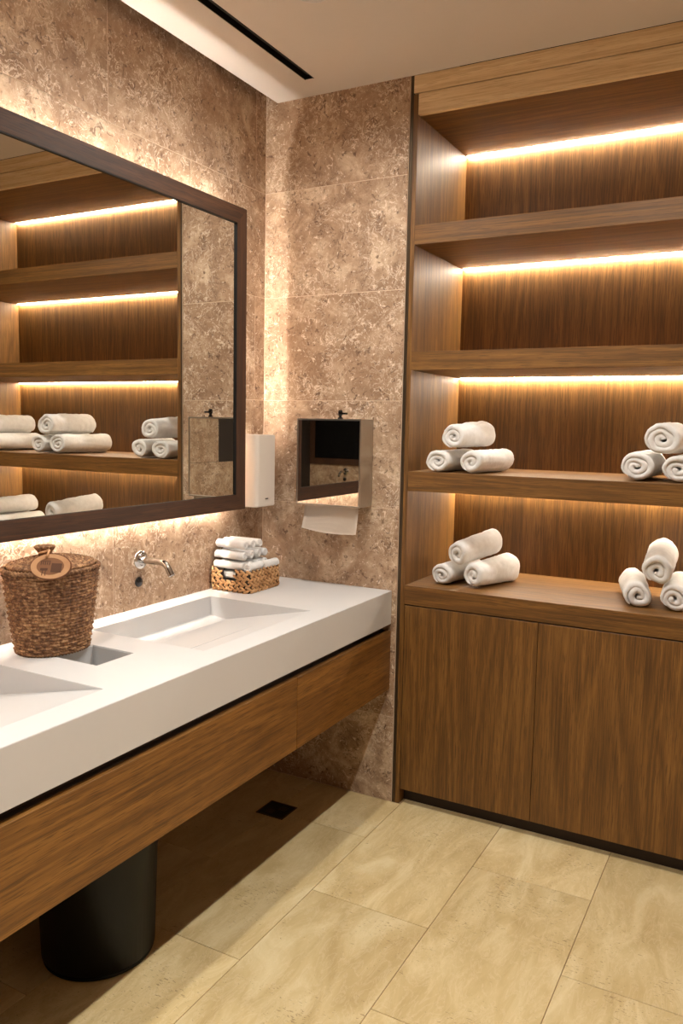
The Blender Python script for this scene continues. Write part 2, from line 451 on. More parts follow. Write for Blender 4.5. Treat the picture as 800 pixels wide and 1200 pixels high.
# raised panel on each basin ramp, shaped after a patch of mirror light
for y0, y1 in BAS:
    yc = (y0+y1)/2
    bm = bmesh.new()
    zr = lambda x: 0.782 + (x-0.160)*(0.8600-0.782)/0.362
    xa, xb = 0.222, 0.43
    vs = []
    for x, z in ((xa, zr(xa)), (xb, zr(xb)+0.0003)):
        for y in (y0+0.004, y1-0.17 - (x-xa)*0.25):
            vs.append((x, y, z))
    th = 0.006
    P = [bm.verts.new((x, y, z-0.001)) for x, y, z in vs] + [bm.verts.new((vs[i][0], vs[i][1], vs[i][2] + (th if i < 2 else 0.0008))) for i in range(4)]
    for q in ((0, 1, 3, 2), (4, 6, 7, 5), (0, 4, 5, 1), (2, 3, 7, 6), (0, 2, 6, 4), (1, 5, 7, 3)): bm.faces.new([P[i] for i in q])
    bmesh.ops.recalc_face_normals(bm, faces=bm.faces)
    obj('ramp_ridge', bm, M['white'], wt)
# waste chute lining
bm = bmesh.new(); t = 0.0015
box(bm, CH[0]-0.0, CH[0]+t, CH[2], CH[3], 0.50, 0.857); box(bm, CH[1]-t, CH[1], CH[2], CH[3], 0.50, 0.857)
box(bm, CH[0]+t, CH[1]-t, CH[2], CH[2]+t, 0.50, 0.857); box(bm, CH[0]+t, CH[1]-t, CH[3]-t, CH[3], 0.50, 0.857)
obj('chute_lining', bm, M['white'], wt)

ap = thing('vanity_apron', 'honey oak apron boards running under the front of the white worktop', 'vanity unit', (0.6, -1.8, 0.463))
part('front_board', CD-0.020, CD, -0.6985, -0.001, 0.463, 0.700, M['apronY'], parent=ap)
part('front_board', CD-0.020, CD, YV, -0.7005, 0.463, 0.700, M['apronY'], parent=ap)
part('support_rail', 0.02, 0.575, -1.16, -0.002, 0.640, CB-0.0005, M['darkwood'], parent=ap)
part('support_rail', 0.02, 0.575, YV, -1.34, 0.640, CB-0.0005, M['darkwood'], parent=ap)
part('support_rail', CH[1]+0.01, 0.575, -1.34, -1.16, 0.640, CB-0.0005, M['darkwood'], parent=ap)
part('cleat', 0.575, CD-0.020, YV, -0.002, 0.48, 0.70, M['darkwood'], parent=ap)

# black waste bin beneath the chute
wbin = thing('waste_bin', 'tall round black waste bin standing on the floor under the worktop', 'bin', (0.290, -1.245, 0.0))
obj('body', lathe(bmesh.new(), [(0.150, 0.012), (0.156, 0.016), (0.170, 0.44), (0.172, 0.445), (0.168, 0.445), (0.154, 0.03), (0.0, 0.03)], 64), M['blackp'], wbin, True)
obj('base_ring', lathe(bmesh.new(), [(0.148, 0.0), (0.153, 0.003), (0.153, 0.012), (0.148, 0.0118)], 64), M['blackp'], wbin, True)

# floor drain
fd = thing('floor_drain', 'small square black floor drain grate in the shadow under the worktop', 'floor drain', (0.278, -0.297, 0.0))
bm = bmesh.new()
for a, b, c, d in ((-0.06, 0.06, 0.05, 0.056), (-0.06, 0.06, -0.056, -0.05), (-0.06, -0.054, -0.05, 0.05), (0.054, 0.06, -0.05, 0.05)): box(bm, a, b, c, d, 0.0002, 0.003)
obj('frame', bm, M['brass'], fd)
obj('grate', B(-0.054, 0.054, -0.05, 0.05, 0.0002, 0.0012), M['black'], fd)
for sx, sy in ((-0.018, -0.018), (0.018, 0.018)):
    for k in range(4):
        o = obj('slat', B(-0.017, 0.017, -0.0018, 0.0018, 0.0012, 0.0028), M['brass'], fd)
        o.location = (sx + 0.0, sy + (k-1.5)*0.008, 0)

# ------------------------------------------------------------------ mirror
MZ0, MZ1, MY1, MY0 = 1.1722, 2.2897, -0.282, -2.9
FW = 0.0576; XG = 0.100; XF = 0.108; XK = 0.042
mir = thing('wall_mirror', 'large wall mirror in a dark walnut frame with light glowing behind it', 'mirror', (0.0, -1.6, MZ0))
def mp(name, x0, x1, y0, y1, z0, z1, m, bev=0.001): return part(name, x0, x1, y0, y1, z0, z1, m, bev, mir)
def frame_bar(kind):
    bm = bmesh.new()
    if kind == 'top': q = [(MY0, MZ1), (MY1, MZ1), (MY1-FW, MZ1-FW), (MY0+FW, MZ1-FW)]
    elif kind == 'bottom': q = [(MY0, MZ0), (MY1, MZ0), (MY1-FW, MZ0+FW), (MY0+FW, MZ0+FW)]
    elif kind == 'right': q = [(MY1, MZ0), (MY1, MZ1), (MY1-FW, MZ1-FW), (MY1-FW, MZ0+FW)]
    else: q = [(MY0, MZ0), (MY0, MZ1), (MY0+FW, MZ1-FW), (MY0+FW, MZ0+FW)]
    a = [bm.verts.new((XK, y+1.6, z-MZ0)) for y, z in q]; b = [bm.verts.new((XF, y+1.6, z-MZ0)) for y, z in q]
    bm.faces.new(a); bm.faces.new(b)
    for i in range(4): bm.faces.new((a[i], a[(i+1) % 4], b[(i+1) % 4], b[i]))
    bmesh.ops.recalc_face_normals(bm, faces=bm.faces)
    return obj('frame_bar', bm, M['walnutY'] if kind in ('top', 'bottom') else M['walnutZ'], mir)
for k in ('top', 'bottom', 'right', 'left'): frame_bar(k)
bm = bmesh.new()   # black rebate inside the frame
g = 0.0025
box(bm, XG+0.0005, XG+0.004, MY0+FW, MY1-FW, MZ0+FW, MZ0+FW+0.001); box(bm, XG+0.0005, XF-0.001, MY0+FW, MY1-FW, MZ1-FW-g, MZ1-FW)
box(bm, XG+0.0005, XF-0.001, MY1-FW-g, MY1-FW, MZ0+FW, MZ1-FW)
bmesh.ops.translate(bm, verts=bm.verts, vec=(0, 1.6, -MZ0))
obj('rebate', bm, M['black'], mir)
mp('glass', XG-0.005, XG, MY0+FW, MY1-FW, MZ0+FW, MZ1-FW, M['silver'], 0.0)
IN = 0.115
mp('backlight', XK-0.0025, XK-0.0008, MY0+0.02, MY1-0.02, MZ0+0.018, MZ0+0.028, M['mled2'], 0.0)
mp('backlight', XK-0.0025, XK-0.0008, MY0+0.02, MY1-0.02, MZ1-0.028, MZ1-0.018, M['mled2'], 0.0)
mp('backlight', XK-0.0025, XK-0.0008, MY1-0.028, MY1-0.018, MZ0+0.03, MZ1-0.03, M['mled2'], 0.0)
mp('backing', 0.0005, XK-0.001, MY0+IN+0.01, MY1-IN-0.009, MZ0+IN+0.009, MZ1-IN-0.009, M['white'], 0.0)
mp('backlight', 0.008, 0.017, MY0+IN, MY1-IN, MZ0+IN, MZ0+IN+0.0085, M['mled'], 0.0)
mp('backlight', 0.008, 0.017, MY0+IN, MY1-IN, MZ1-IN-0.0085, MZ1-IN, M['mled'], 0.0)
mp('backlight', 0.008, 0.017, MY1-IN-0.0085, MY1-IN, MZ0+IN+0.009, MZ1-IN-0.009, M['mled'], 0.0)

# ------------------------------------------------------------------ taps
def tap(y, label):
    t = thing('wall_tap', label, 'tap', (0.0, y, 1.027), group='wall taps')
    obj('flange', lathe(bmesh.new(), [(0.0315, 0.0003), (0.032, 0.003), (0.031, 0.006), (0.012, 0.0065)], 48, axis='X'), M['chrome'], t, True)
    pts = [(0.004, 0, 0), (0.05, 0, 0), (0.095, 0, 0.0)]
    for k in range(1, 8):
        a = k/7*math.radians(58); pts.append((0.095+0.034*math.sin(a), 0, -0.034*(1-math.cos(a))))
    d = Vector((math.cos(math.radians(58)), 0, -math.sin(math.radians(58))))
    pts.append(tuple(Vector(pts[-1]) + d*0.030))
    bm = tube(bmesh.new(), pts, 0.0112, 24, caps=False)
    obj('spout', bm, M['chrome'], t, True)
    e = Vector(pts[-1]); bm = bmesh.new()
    tube(bm, [e-d*0.004, e-d*0.0005], 0.0105, 20)
    obj('nozzle', bm, M['darkchrome'], t)
    s = obj('sensor_button', lathe(bmesh.new(), [(0.0165, 0.0003), (0.0175, 0.003), (0.016, 0.006), (0.011, 0.0062), (0.010, 0.010), (0.0, 0.0105)], 32, axis='X'), M['darkchrome'], t, True)
    s.location = (0, -0.010, -0.076)
    return t
tap(-0.749, 'chrome wall tap with bent spout over the basin right of the wicker hamper')
tap(-1.724, 'chrome wall tap with bent spout over the basin left of the wicker hamper')

# ------------------------------------------------------------------ white wall dispenser beside the mirror
sd = thing('hand_dryer', 'slim white wall unit with a rounded front corner between mirror and corner', 'dryer', (0.0, -0.16, 1.172))
bm = bmesh.new(); prof = [(0.0005, -0.062), (0.105, -0.062)]
for k in range(1, 8):
    a = k/8*PI/2; prof.append((0.105+0.017*math.sin(a), -0.062+0.017*(1-math.cos(a))))
prof += [(0.122, -0.045), (0.124, 0.058), (0.119, 0.066), (0.0005, 0.066)]
lo_ = [bm.verts.new((x, y, 0)) for x, y in prof]; hi_ = [bm.verts.new((x, y, 0.285)) for x, y in prof]
bm.faces.new(lo_[::-1]); bm.faces.new(hi_); n = len(prof)
for i in range(n): bm.faces.new((lo_[i], lo_[(i+1) % n], hi_[(i+1) % n], hi_[i]))
bmesh.ops.recalc_face_normals(bm, faces=bm.faces)
bmesh.ops.bevel(bm, geom=[e for e in bm.edges if abs(e.verts[0].co.z-e.verts[1].co.z) < 1e-5], offset=0.003, segments=2, affect='EDGES')
obj('casing', bm, M['plast'], sd)
obj('badge', B(0.1232, 0.1250, -0.006, 0.012, 0.030, 0.034), M['black'], sd)
obj('outlet', B(0.03, 0.10, -0.045, 0.045, -0.003, 0.0005), M['black'], sd)

# ------------------------------------------------------------------ paper towel dispenser
pd = thing('paper_dispenser', 'polished steel paper towel dispenser on the stone wall beside the shelving', 'dispenser', (0.372, 0.0, 1.186))
PW, PH, PDp = 0.142, 0.338, 0.105
bm = B(-PW, PW, -PDp+0.004, -0.0005, 0.0, PH, bev=0.002); obj('casing', bm, M['steel'], pd)
bm = bmesh.new()
for a, b, c, d in ((-PW, PW, PH-0.006, PH), (-PW, PW, 0.0, 0.006), (-PW, -PW+0.006, 0.006, PH-0.006), (PW-0.006, PW, 0.006, PH-0.006)): box(bm, a, b, -PDp-0.002, -PDp+0.0035, c, d, bev=0.0006)
obj('door_frame', bm, M['steel'], pd)
obj('door', B(-PW+0.0062, PW-0.0062, -PDp, -PDp+0.0035, 0.0062, PH-0.0062), M['polish'], pd)
bm = bmesh.new(); lathe(bm, [(0.010, 0.0), (0.011, 0.004), (0.006, 0.007), (0.006, 0.013), (0.009, 0.017), (0.009, 0.026), (0.007, 0.034), (0.0, 0.0345)], 24)
lk = obj('lock', bm, M['darkchrome'], pd, True); lk.location = (0.040, -0.085, PH)
kl = obj('key', tube(bmesh.new(), [(0.004, 0, 0.021), (0.030, 0, 0.021)], 0.004, 10), M['darkchrome'], lk)
bm = bmesh.new(); nx, nz = 16, 12; grid = []
for j in range(nz+1):
    row = []
    for i in range(nx+1):
        u = i/nx; vv = j/nz
        x = -0.123+0.242*u - 0.006*vv
        z = 0.004 - 0.106*vv - 0.010*math.sin(PI*u*0.9)*vv + 0.008*(1-u)*vv
        yv = -0.086 - 0.014*vv*vv + 0.004*math.sin(u*5+vv*3)*vv
        row.append(bm.verts.new((x, yv, z)))
    grid.append(row)
for j in range(nz):
    for i in range(nx): bm.faces.new((grid[j][i], grid[j][i+1], grid[j+1][i+1], grid[j+1][i]))
bmesh.ops.solidify(bm, geom=bm.faces, thickness=0.0006)
pt = obj('paper_towel', bm, M['paper'], None, True); pt.location = (0.382, 0.0, 1.186-0.0)
tag(pt, 'embossed cream paper towel hanging out of the steel dispenser', 'paper towel')

# ------------------------------------------------------------------ rolled towels
def towel_mesh(R, sx, sz, L, seed, turns=2.4, fine=True, taper=0.0):
    """a cloth of thickness t wound round itself; the ends show the windings"""
    rnd = random.Random(seed); ph = [rnd.uniform(0, 6.28) for _ in range(10)]
    r0 = R*0.06; t = (R-r0)/(turns+0.15)*1.02
    nseg = int(turns*34)
    nl = max(10, int(L/0.011)) if fine else 8
    bm = bmesh.new(); loops = []
    th_end = -PI*0.66 + rnd.uniform(-.25, .25)
    cx_ = rnd.uniform(-.12, .12)*R; cz_ = rnd.uniform(-.10, .10)*R
    c1, c2 = (rnd.uniform(-.32, -.1)*L, rnd.uniform(0.05, .35)*L)
    for s in range(nseg+1):
        q = s/nseg; th = th_end - (1-q)*turns*2*PI
        rc = r0 + (R-t/2-r0)*q
        wob = 1 + 0.11*math.sin(2*th+ph[0])*(1-q*0.8) + 0.08*math.sin(3*th+ph[1])*(1-q*0.85) + 0.012*math.sin(5*th+ph[4])
        ends = min(1.0, 0.2+0.8*s/4.0, 0.10+0.90*((nseg-s)/14.0)**0.7)
        h = t/2*ends; er = t*0.52; rc -= (t/2-h)*0.9
        prof = []
        dl = 0.10*R*noise.noise(Vector((q*4+seed, 0, 1))) - 0.10*R*(1-q)
        dr = 0.10*R*noise.noise(Vector((q*4+seed, 4, 2))) - 0.06*R*(1-q)
        lo, hi = -L/2-dl+er, L/2+dr-er
        for k in range(nl+1): prof.append((h, lo+(hi-lo)*k/nl))
        for k in range(1, 6):
            a = PI*k/6; prof.append((h*math.cos(a), hi+er*math.sin(a)))
        for k in range(0, 3): prof.append((-h, hi+(lo-hi)*k/2))
        for k in range(1, 6):
            a = PI*k/6; prof.append((-h*math.cos(a), lo-er*math.sin(a)))
        loop = []
        for d, l in prof:
            rr = (rc+d)*wob
            ca, sa = math.cos(th), math.sin(th)
            n1 = noise.noise(Vector((ca*1.3+seed*3.1, sa*1.3, l*13)))
            n2 = noise.noise(Vector((ca*3.2+seed*1.7, sa*3.2+q*2, l*40)))
            n3 = noise.noise(Vector((ca*9+seed, sa*9+q*5, l*150)))
            rr *= 1 + (0.065*n1 + 0.048*n2 + 0.022*n3)*(R/(R+0.3*abs(R-rc)))
            cr_ = 0.055*math.exp(-((l-c1-0.010*math.sin(th+ph[5]))/0.010)**2)*(0.6+0.4*math.sin(th+ph[3]))
            cr_ += 0.040*math.exp(-((l-c2-0.012*math.sin(2*th+ph[6]))/0.008)**2)*(0.5+0.5*math.sin(th+ph[7]))
            rr *= 1 - cr_*q
            rr *= 1 + taper*(l/L+0.5)
            x, z = (rr*ca + cx_*(1-q))*sx, (rr*sa + cz_*(1-q))*sz
            zb = -R*sz*0.94
            if z < zb: z = zb + (z-zb)*0.2
            loop.append(bm.verts.new((x, l, z - zb)))
        loops.append(loop)
    m_ = len(loops[0])
    for A, C in zip(loops, loops[1:]):
        for k in range(m_): bm.faces.new((A[k], A[(k+1) % m_], C[(k+1) % m_], C[k]))
    bm.faces.new(loops[0][::-1]); bm.faces.new(loops[-1])
    bmesh.ops.recalc_face_normals(bm, faces=bm.faces)
    zmin = min(v.co.z for v in bm.verts)
    bmesh.ops.translate(bm, verts=bm.verts, vec=(0, 0, -zmin))
    me = mesh_from(bm, 'rolled_towel', True); me.materials.append(M['towel'])
    return me
SHC, SHD = 1.330, 0.887
def roll(x, yf, z, rz, L, R, sx, sz, seed, label, group, turns=2.4, taper=0.08, tilt=0.0):
    """yf: front end of the roll, rz: turn to the right (deg)"""
    me = towel_mesh(R*1.07, sx, sz, L, seed, turns, True, taper)
    a = -math.radians(rz)
    o = bpy.data.objects.new('rolled_towel', me); link(o)
    o.rotation_euler = (tilt, 0, a)
    o.location = (x - math.sin(a)*L/2, yf + math.cos(a)*L/2, z + 0.0005 + math.sin(tilt)*L/2)
    return tag(o, label, 'towel', group)
P1 = 'rolled bath towels stacked in threes on the oak shelves'
# upper lit shelf, left pile
roll(0.777, 0.012, SHC, 5, 0.27, 0.049, 1.15, 1.0, 1, 'rolled white towel, bottom left of the left-hand pile, upper towel shelf', P1)
roll(0.908, 0.016, SHC, 8, 0.29, 0.050, 1.07, 1.0, 2, 'rolled white towel, bottom right of the left-hand pile, upper towel shelf', P1, 2.0)
roll(0.838, 0.010, SHC+0.088, 7, 0.27, 0.053, 1.0, 1.04, 3, 'rolled white towel topping the left-hand pile, upper towel shelf', P1, 2.4, 0.16, 0.03)
# lower shelf, left pile
roll(0.780, 0.085, SHD, 10, 0.26, 0.0475, 1.07, 1.0, 4, 'rolled white towel, bottom left of the left-hand pile, lower towel shelf', P1)
roll(0.912, 0.075, SHD, 14, 0.28, 0.052, 1.02, 1.02, 5, 'rolled white towel, bottom right of the left-hand pile, lower towel shelf', P1, 1.9, 0.28)
roll(0.842, 0.080, SHD+0.079, 14, 0.27, 0.050, 1.0, 1.02, 6, 'rolled white towel topping the left-hand pile, lower towel shelf', P1, 2.1, 0.2, 0.09)
# upper lit shelf, middle pile
roll(1.487, 0.055, SHC, 0, 0.33, 0.055, 1.1, 1.0, 7, 'rolled white towel, bottom left of the middle pile, upper towel shelf', P1, 2.7)
roll(1.616, 0.050, SHC, 3, 0.32, 0.053, 1.1, 1.0, 8, 'rolled white towel, bottom right of the middle pile, upper towel shelf', P1)
roll(1.560, 0.052, SHC+0.091, 3, 0.30, 0.060, 1.1, 0.98, 9, 'rolled white towel topping the middle pile, upper towel shelf', P1, 2.7)
# lower shelf, middle pile
roll(1.507, 0.090, SHD, -12, 0.30, 0.053, 1.06, 0.98, 10, 'rolled white towel, bottom left of the middle pile, lower towel shelf', P1, 2.1)
roll(1.628, 0.090, SHD, -2, 0.30, 0.053, 1.06, 1.0, 11, 'rolled white towel, bottom right of the middle pile, lower towel shelf', P1)
roll(1.567, 0.080, SHD+0.086, -3, 0.31, 0.055, 1.04, 1.06, 12, 'rolled white towel topping the middle pile, lower towel shelf', P1, 2.2, 0.12, 0.07)
# third piles, seen in the mirror only
roll(1.975, 0.060, SHC, 2, 0.31, 0.053, 1.08, 1.0, 13, 'rolled white towel, bottom left of the right-hand pile, upper towel shelf', P1)
roll(2.100, 0.060, SHC, 0, 0.31, 0.053, 1.08, 1.0, 14, 'rolled white towel, bottom right of the right-hand pile, upper towel shelf', P1)
roll(2.035, 0.060, SHC+0.091, 0, 0.30, 0.054, 1.05, 1.0, 15, 'rolled white towel topping the right-hand pile, upper towel shelf', P1)
roll(1.990, 0.080, SHD, 2, 0.31, 0.053, 1.08, 1.0, 16, 'rolled white towel, bottom left of the right-hand pile, lower towel shelf', P1)
roll(2.115, 0.080, SHD, 0, 0.31, 0.053, 1.08, 1.0, 17, 'rolled white towel, bottom right of the right-hand pile, lower towel shelf', P1)
roll(2.050, 0.080, SHD+0.091, 0, 0.30, 0.054, 1.05, 1.0, 18, 'rolled white towel topping the right-hand pile, lower towel shelf', P1)

# ------------------------------------------------------------------ woven basket of hand towels
HB = dict(x0=0.004, x1=0.198, y0=-0.378, y1=-0.150, z0=CT, h=0.086)
bk = thing('towel_basket', 'rectangular braided basket holding small rolled hand towels in the worktop corner', 'basket', (0.101, -0.264, CT))
hx, hy = 0.085, 0.102
random.seed(3)
def ellip(bm, c, ax, r1, r2_, nrm):
    """small leaf-shaped strand: long axis ax, normal nrm"""
    ax = ax.normalized(); nrm = nrm.normalized(); sd_ = ax.cross(nrm).normalized()
    rings = []
    for i in range(1, 6):
        a = PI*i/6; ring = []
        for k in range(8):
            b = 2*PI*k/8
            ring.append(bm.verts.new(c - ax*math.cos(a)*r1 + (sd_*math.cos(b)*r2_ + nrm*math.sin(b)*r2_*0.75)*math.sin(a)**0.7))
        rings.append(ring)
    p0 = bm.verts.new(c-ax*r1); p1 = bm.verts.new(c+ax*r1)
    for A, C in zip(rings, rings[1:]):
        for k in range(8): bm.faces.new((A[k], A[(k+1) % 8], C[(k+1) % 8], C[k]))
    for k in range(8):
        bm.faces.new((p0, rings[0][(k+1) % 8], rings[0][k])); bm.faces.new((p1, rings[-1][k], rings[-1][(k+1) % 8]))
rowsH = 4; rh = HB['h']/rowsH
per = []
cr = 0.014
def perim(s):
    """point and outward normal along the rounded rectangle"""
    segs = [(2*(hx-cr), 'b'), (cr*PI/2, 'c1'), (2*(hy-cr), 'r'), (cr*PI/2, 'c2'), (2*(hx-cr), 't'), (cr*PI/2, 'c3'), (2*(hy-cr), 'l'), (cr*PI/2, 'c4')]
    tot = sum(q[0] for q in segs); s = s % tot
    for ln_, k in segs:
        if s <= ln_: break
        s -= ln_
    if k == 'b': return Vector((-hx+cr+s, -hy, 0)), Vector((0, -1, 0))
    if k == 'r': return Vector((hx, -hy+cr+s, 0)), Vector((1, 0, 0))
    if k == 't': return Vector((hx-cr-s, hy, 0)), Vector((0, 1, 0))
    if k == 'l': return Vector((-hx, hy-cr-s, 0)), Vector((-1, 0, 0))
    i = int(k[1])-1; cc = [(hx-cr, -hy+cr), (hx-cr, hy-cr), (-hx+cr, hy-cr), (-hx+cr, -hy+cr)][i]
    a = [-PI/2, 0, PI/2, PI][i] + s/cr
    return Vector((cc[0]+cr*math.cos(a), cc[1]+cr*math.sin(a), 0)), Vector((math.cos(a), math.sin(a), 0))
TOT = 4*(hx-cr)+4*(hy-cr)+2*PI*cr
NX0, NX1 = -0.034, 0.022        # hand hole in the near face
for r in range(rowsH):
    bm = bmesh.new(); nb = 30
    for sgn in (-1, 1):
        for k in range(nb):
            s = TOT*(k + (0.5 if sgn > 0 else 0) + 0.3*r)/nb
            p, nn = perim(s)
            if nn.y < -0.9 and r >= 2 and NX0-0.004 < p.x < NX1+0.004: continue
            tg = Vector((-nn.y, nn.x, 0))
            zc = (r+0.5)*rh + sgn*rh*0.22
            out = 0.012*(r/rowsH)
            c = p + nn*(0.004+random.uniform(-.001, .001)) + Vector((0, 0, zc))
            ellip(bm, c, tg + Vector((0, 0, -sgn*0.62)) + nn*random.uniform(-.15, .15), 0.0148*random.uniform(.92, 1.1), 0.0060*random.uniform(.9, 1.12), nn)
    for v in bm.verts: v.co.z = max(v.co.z, 0.0008)
    obj('braid_row', bm, M['hya'], bk, True)
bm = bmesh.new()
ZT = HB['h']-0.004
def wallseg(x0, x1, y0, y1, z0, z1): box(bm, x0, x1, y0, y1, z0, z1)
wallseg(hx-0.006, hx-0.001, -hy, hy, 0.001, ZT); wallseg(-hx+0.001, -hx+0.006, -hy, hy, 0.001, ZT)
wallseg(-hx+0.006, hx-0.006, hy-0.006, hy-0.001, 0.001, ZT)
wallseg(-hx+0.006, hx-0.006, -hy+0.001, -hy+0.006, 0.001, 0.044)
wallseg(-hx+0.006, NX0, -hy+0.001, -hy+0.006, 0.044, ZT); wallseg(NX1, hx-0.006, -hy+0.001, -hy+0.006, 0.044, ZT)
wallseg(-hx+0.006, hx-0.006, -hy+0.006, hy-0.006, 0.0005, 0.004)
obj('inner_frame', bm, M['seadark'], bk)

hand_meshes = [towel_mesh(0.0218, 1.0, 0.98, 0.140, 50+i, 2.0, False) for i in range(4)]
hand_long = [towel_mesh(0.0212, 1.04, 0.92, 0.158, 60+i, 2.0, False) for i in range(2)]
hand_short = [towel_mesh(0.0205, 1.05, 0.98, 0.098, 70+i, 1.9, False) for i in range(2)]
def hand(me, x, y, z, rz, label):
    o = bpy.data.objects.new('hand_towel', me); link(o); o.location = (x, y, z); o.rotation_euler = (0, 0, math.radians(rz))
    return tag(o, label, 'towel', 'small rolled hand towels in the braided basket')
zb = CT + 0.0045
ordn = ['nearest', 'second', 'third', 'farthest']
for lay in range(2):
    for k in range(4):
        hand(hand_long[(k+lay) % 2], 0.101, -0.335 + k*0.0465, zb + lay*0.0385, 90 + random.uniform(-1, 1),
             ['hand towel at the bottom of the basket, ', 'hand towel in the second layer inside the basket, '][lay] + ['nearest the hand hole', 'second back from the hand hole', 'third back from the hand hole', 'at the far side'][k])
z3 = zb + 0.0775
for k in range(4):
    hand(hand_meshes[k], 0.082, -0.342 + k*0.0455, z3, 90 + (k-1)*1.5, 'white hand towel lying level with the basket rim, ' + ordn[k] + ' of four')
for k in range(2):
    hand(hand_short[k], 0.176, -0.318 + k*0.105, z3+0.001, 3-5*k, 'white hand towel laid along the right rim of the basket, ' + ['near one', 'far one'][k])
for k in range(4):
    hand(hand_meshes[(k+1) % 4], 0.082, -0.338 + k*0.0440, z3+0.0395, 90 + (k-1)*2, 'white hand towel in the row of four above the basket rim, ' + ordn[k] + ' one')
for k in range(3):
    hand(hand_meshes[(k+2) % 4], 0.080, -0.328 + k*0.0445, z3+0.0790, 90 + (k-1)*3, 'white hand towel in the top row of three on the heap, ' + ['nearest', 'middle', 'farthest'][k] + ' one')

# ------------------------------------------------------------------ woven hamper with lid
hm = thing('wicker_hamper', 'tall oval brown woven hamper with a lid and a wooden tag', 'basket', (0.146, -1.262, CT))
HZ = 0.232
nth, nz_, stakes = 312, 240, 26
def hrad(z): q = z/HZ; return 0.088+0.026*q**0.8, 0.100+0.034*q**0.8
bm = bmesh.new(); rings = []
nrows = 27
for j in range(nz_+1):
    z = HZ*j/nz_; rx_, ry_ = hrad(z); ring = []
    rowf = z/HZ*nrows; row = int(rowf); fr = rowf-row
    for i in range(nth):
        a = 2*PI*i/nth
        sp = a/(2*PI)*stakes
        wv = math.sin(2*PI*sp/2*1.0 + PI*(row % 2))       # over / under
        strand = math.sin(PI*fr)**0.6
        twist = 0.5+0.5*math.sin(2*PI*(sp*2.0 + fr*0.8 + row*0.37))
        rib = 0.0040*abs(math.sin(PI*sp))**0.6
        d = 0.0050*strand*(0.62+0.38*wv) + 0.0016*twist*strand + rib*0.8 - 0.003
        nv = noise.noise(Vector((math.cos(a)*9, math.sin(a)*9, z*70)))*0.0012
        k = 1 + (d+nv)/rx_
        ring.append(bm.verts.new((rx_*k*math.cos(a), ry_*k*math.sin(a), z+0.002)))
    rings.append(ring)
for A, C in zip(rings, rings[1:]):
    for k in range(nth): bm.faces.new((A[k], A[(k+1) % nth], C[(k+1) % nth], C[k]))
bm.faces.new(rings[0][::-1])
obj('woven_body', bm, M['sea'], hm, True)
def braid(z, ex, ey, r, tw=60, n=320, m=10, amp=0.35, name='braided_rim'):
    bm = bmesh.new(); R_ = []
    for i in range(n):
        a = 2*PI*i/n; c = Vector((ex*math.cos(a), ey*math.sin(a), z)); nn = Vector((math.cos(a)/ex, math.sin(a)/ey, 0)).normalized()
        ring = []
        for k in range(m):
            b = 2*PI*k/m
            rr = r*(1 + amp*math.sin(tw*a + 2*b) + 0.15*noise.noise(Vector((a*12, b, z*9))))
            ring.append(bm.verts.new(c + nn*math.cos(b)*rr + Vector((0, 0, math.sin(b)*rr))))
        R_.append(ring)
    for i in range(n):
        A, C = R_[i], R_[(i+1) % n]
        for k in range(m): bm.faces.new((A[k], C[k], C[(k+1) % m], A[(k+1) % m]))
    bmesh.ops.recalc_face_normals(bm, faces=bm.faces)
    return bm
obj('braided_foot', braid(0.0068, 0.0885, 0.101, 0.0052, 66), M['sea'], hm, True)
obj('braided_rim', braid(HZ+0.001, 0.1145, 0.135, 0.0058, 70), M['sea'], hm, True)
# lid
lid = obj('lid', None or bmesh.new(), M['sea'], hm)
bm = bmesh.new(); rings = []; nr = 90; nlr = 11
for j in range(nr+1):
    q = j/nr; ring = []
    rowf = q*nlr; row = int(rowf); fr = rowf-row
    zz = HZ + 0.010 + 0.021*(1-q**1.8)
    for i in range(nth):
        a = 2*PI*i/nth; strand = math.sin(PI*fr)**0.7
        tw_ = math.sin(a*(14+4*row) + row*2.0 + fr*3)
        d = 0.0040*strand + 0.0016*tw_*strand + 0.0012*noise.noise(Vector((math.cos(a)*q*30, math.sin(a)*q*30, 3)))
        ring.append(bm.verts.new((0.107*q*math.cos(a), 0.127*q*math.sin(a), zz+d)) if j else None)
    if j == 0:
        c0 = bm.verts.new((0, 0, zz)); rings.append(None)
    else: rings.append(ring)
for k in range(nth): bm.faces.new((c0, rings[1][k], rings[1][(k+1) % nth]))
for A, C in zip(rings[1:], rings[2:]):
    for k in range(nth): bm.faces.new((A[k], C[k], C[(k+1) % nth], A[(k+1) % nth]))
base = [bm.verts.new((v.co.x*0.97, v.co.y*0.97, HZ+0.002)) for v in rings[-1]]
for k in range(nth): bm.faces.new((rings[-1][k], base[k], base[(k+1) % nth], rings[-1][(k+1) % nth]))
bm.faces.new(base)
bmesh.ops.recalc_face_normals(bm, faces=bm.faces)
old = lid.data; lid.data = mesh_from(bm, 'lid', True); lid.data.materials.append(M['sea']); bpy.data.meshes.remove(old)
bm = bmesh.new(); rings = []
for j, (r, z) in enumerate([(0.014, -0.002), (0.0145, 0.008), (0.0175, 0.016), (0.0225, 0.024), (0.0265, 0.030), (0.0250, 0.034), (0.010, 0.031)]):
    rings.append([bm.verts.new((r*(1+0.13*math.sin(13*2*PI*k/78))*math.cos(2*PI*k/78), r*(1+0.13*math.sin(13*2*PI*k/78))*math.sin(2*PI*k/78), z)) for k in range(78)])
for A, C in zip(rings, rings[1:]):
    for k in range(78): bm.faces.new((A[k], A[(k+1) % 78], C[(k+1) % 78], C[k]))
bm.faces.new(rings[-1]); bm.faces.new(rings[0][::-1])
kb = obj('knob', bm, M['sea'], lid, True); kb.location = (-0.012, -0.012, HZ+0.027)
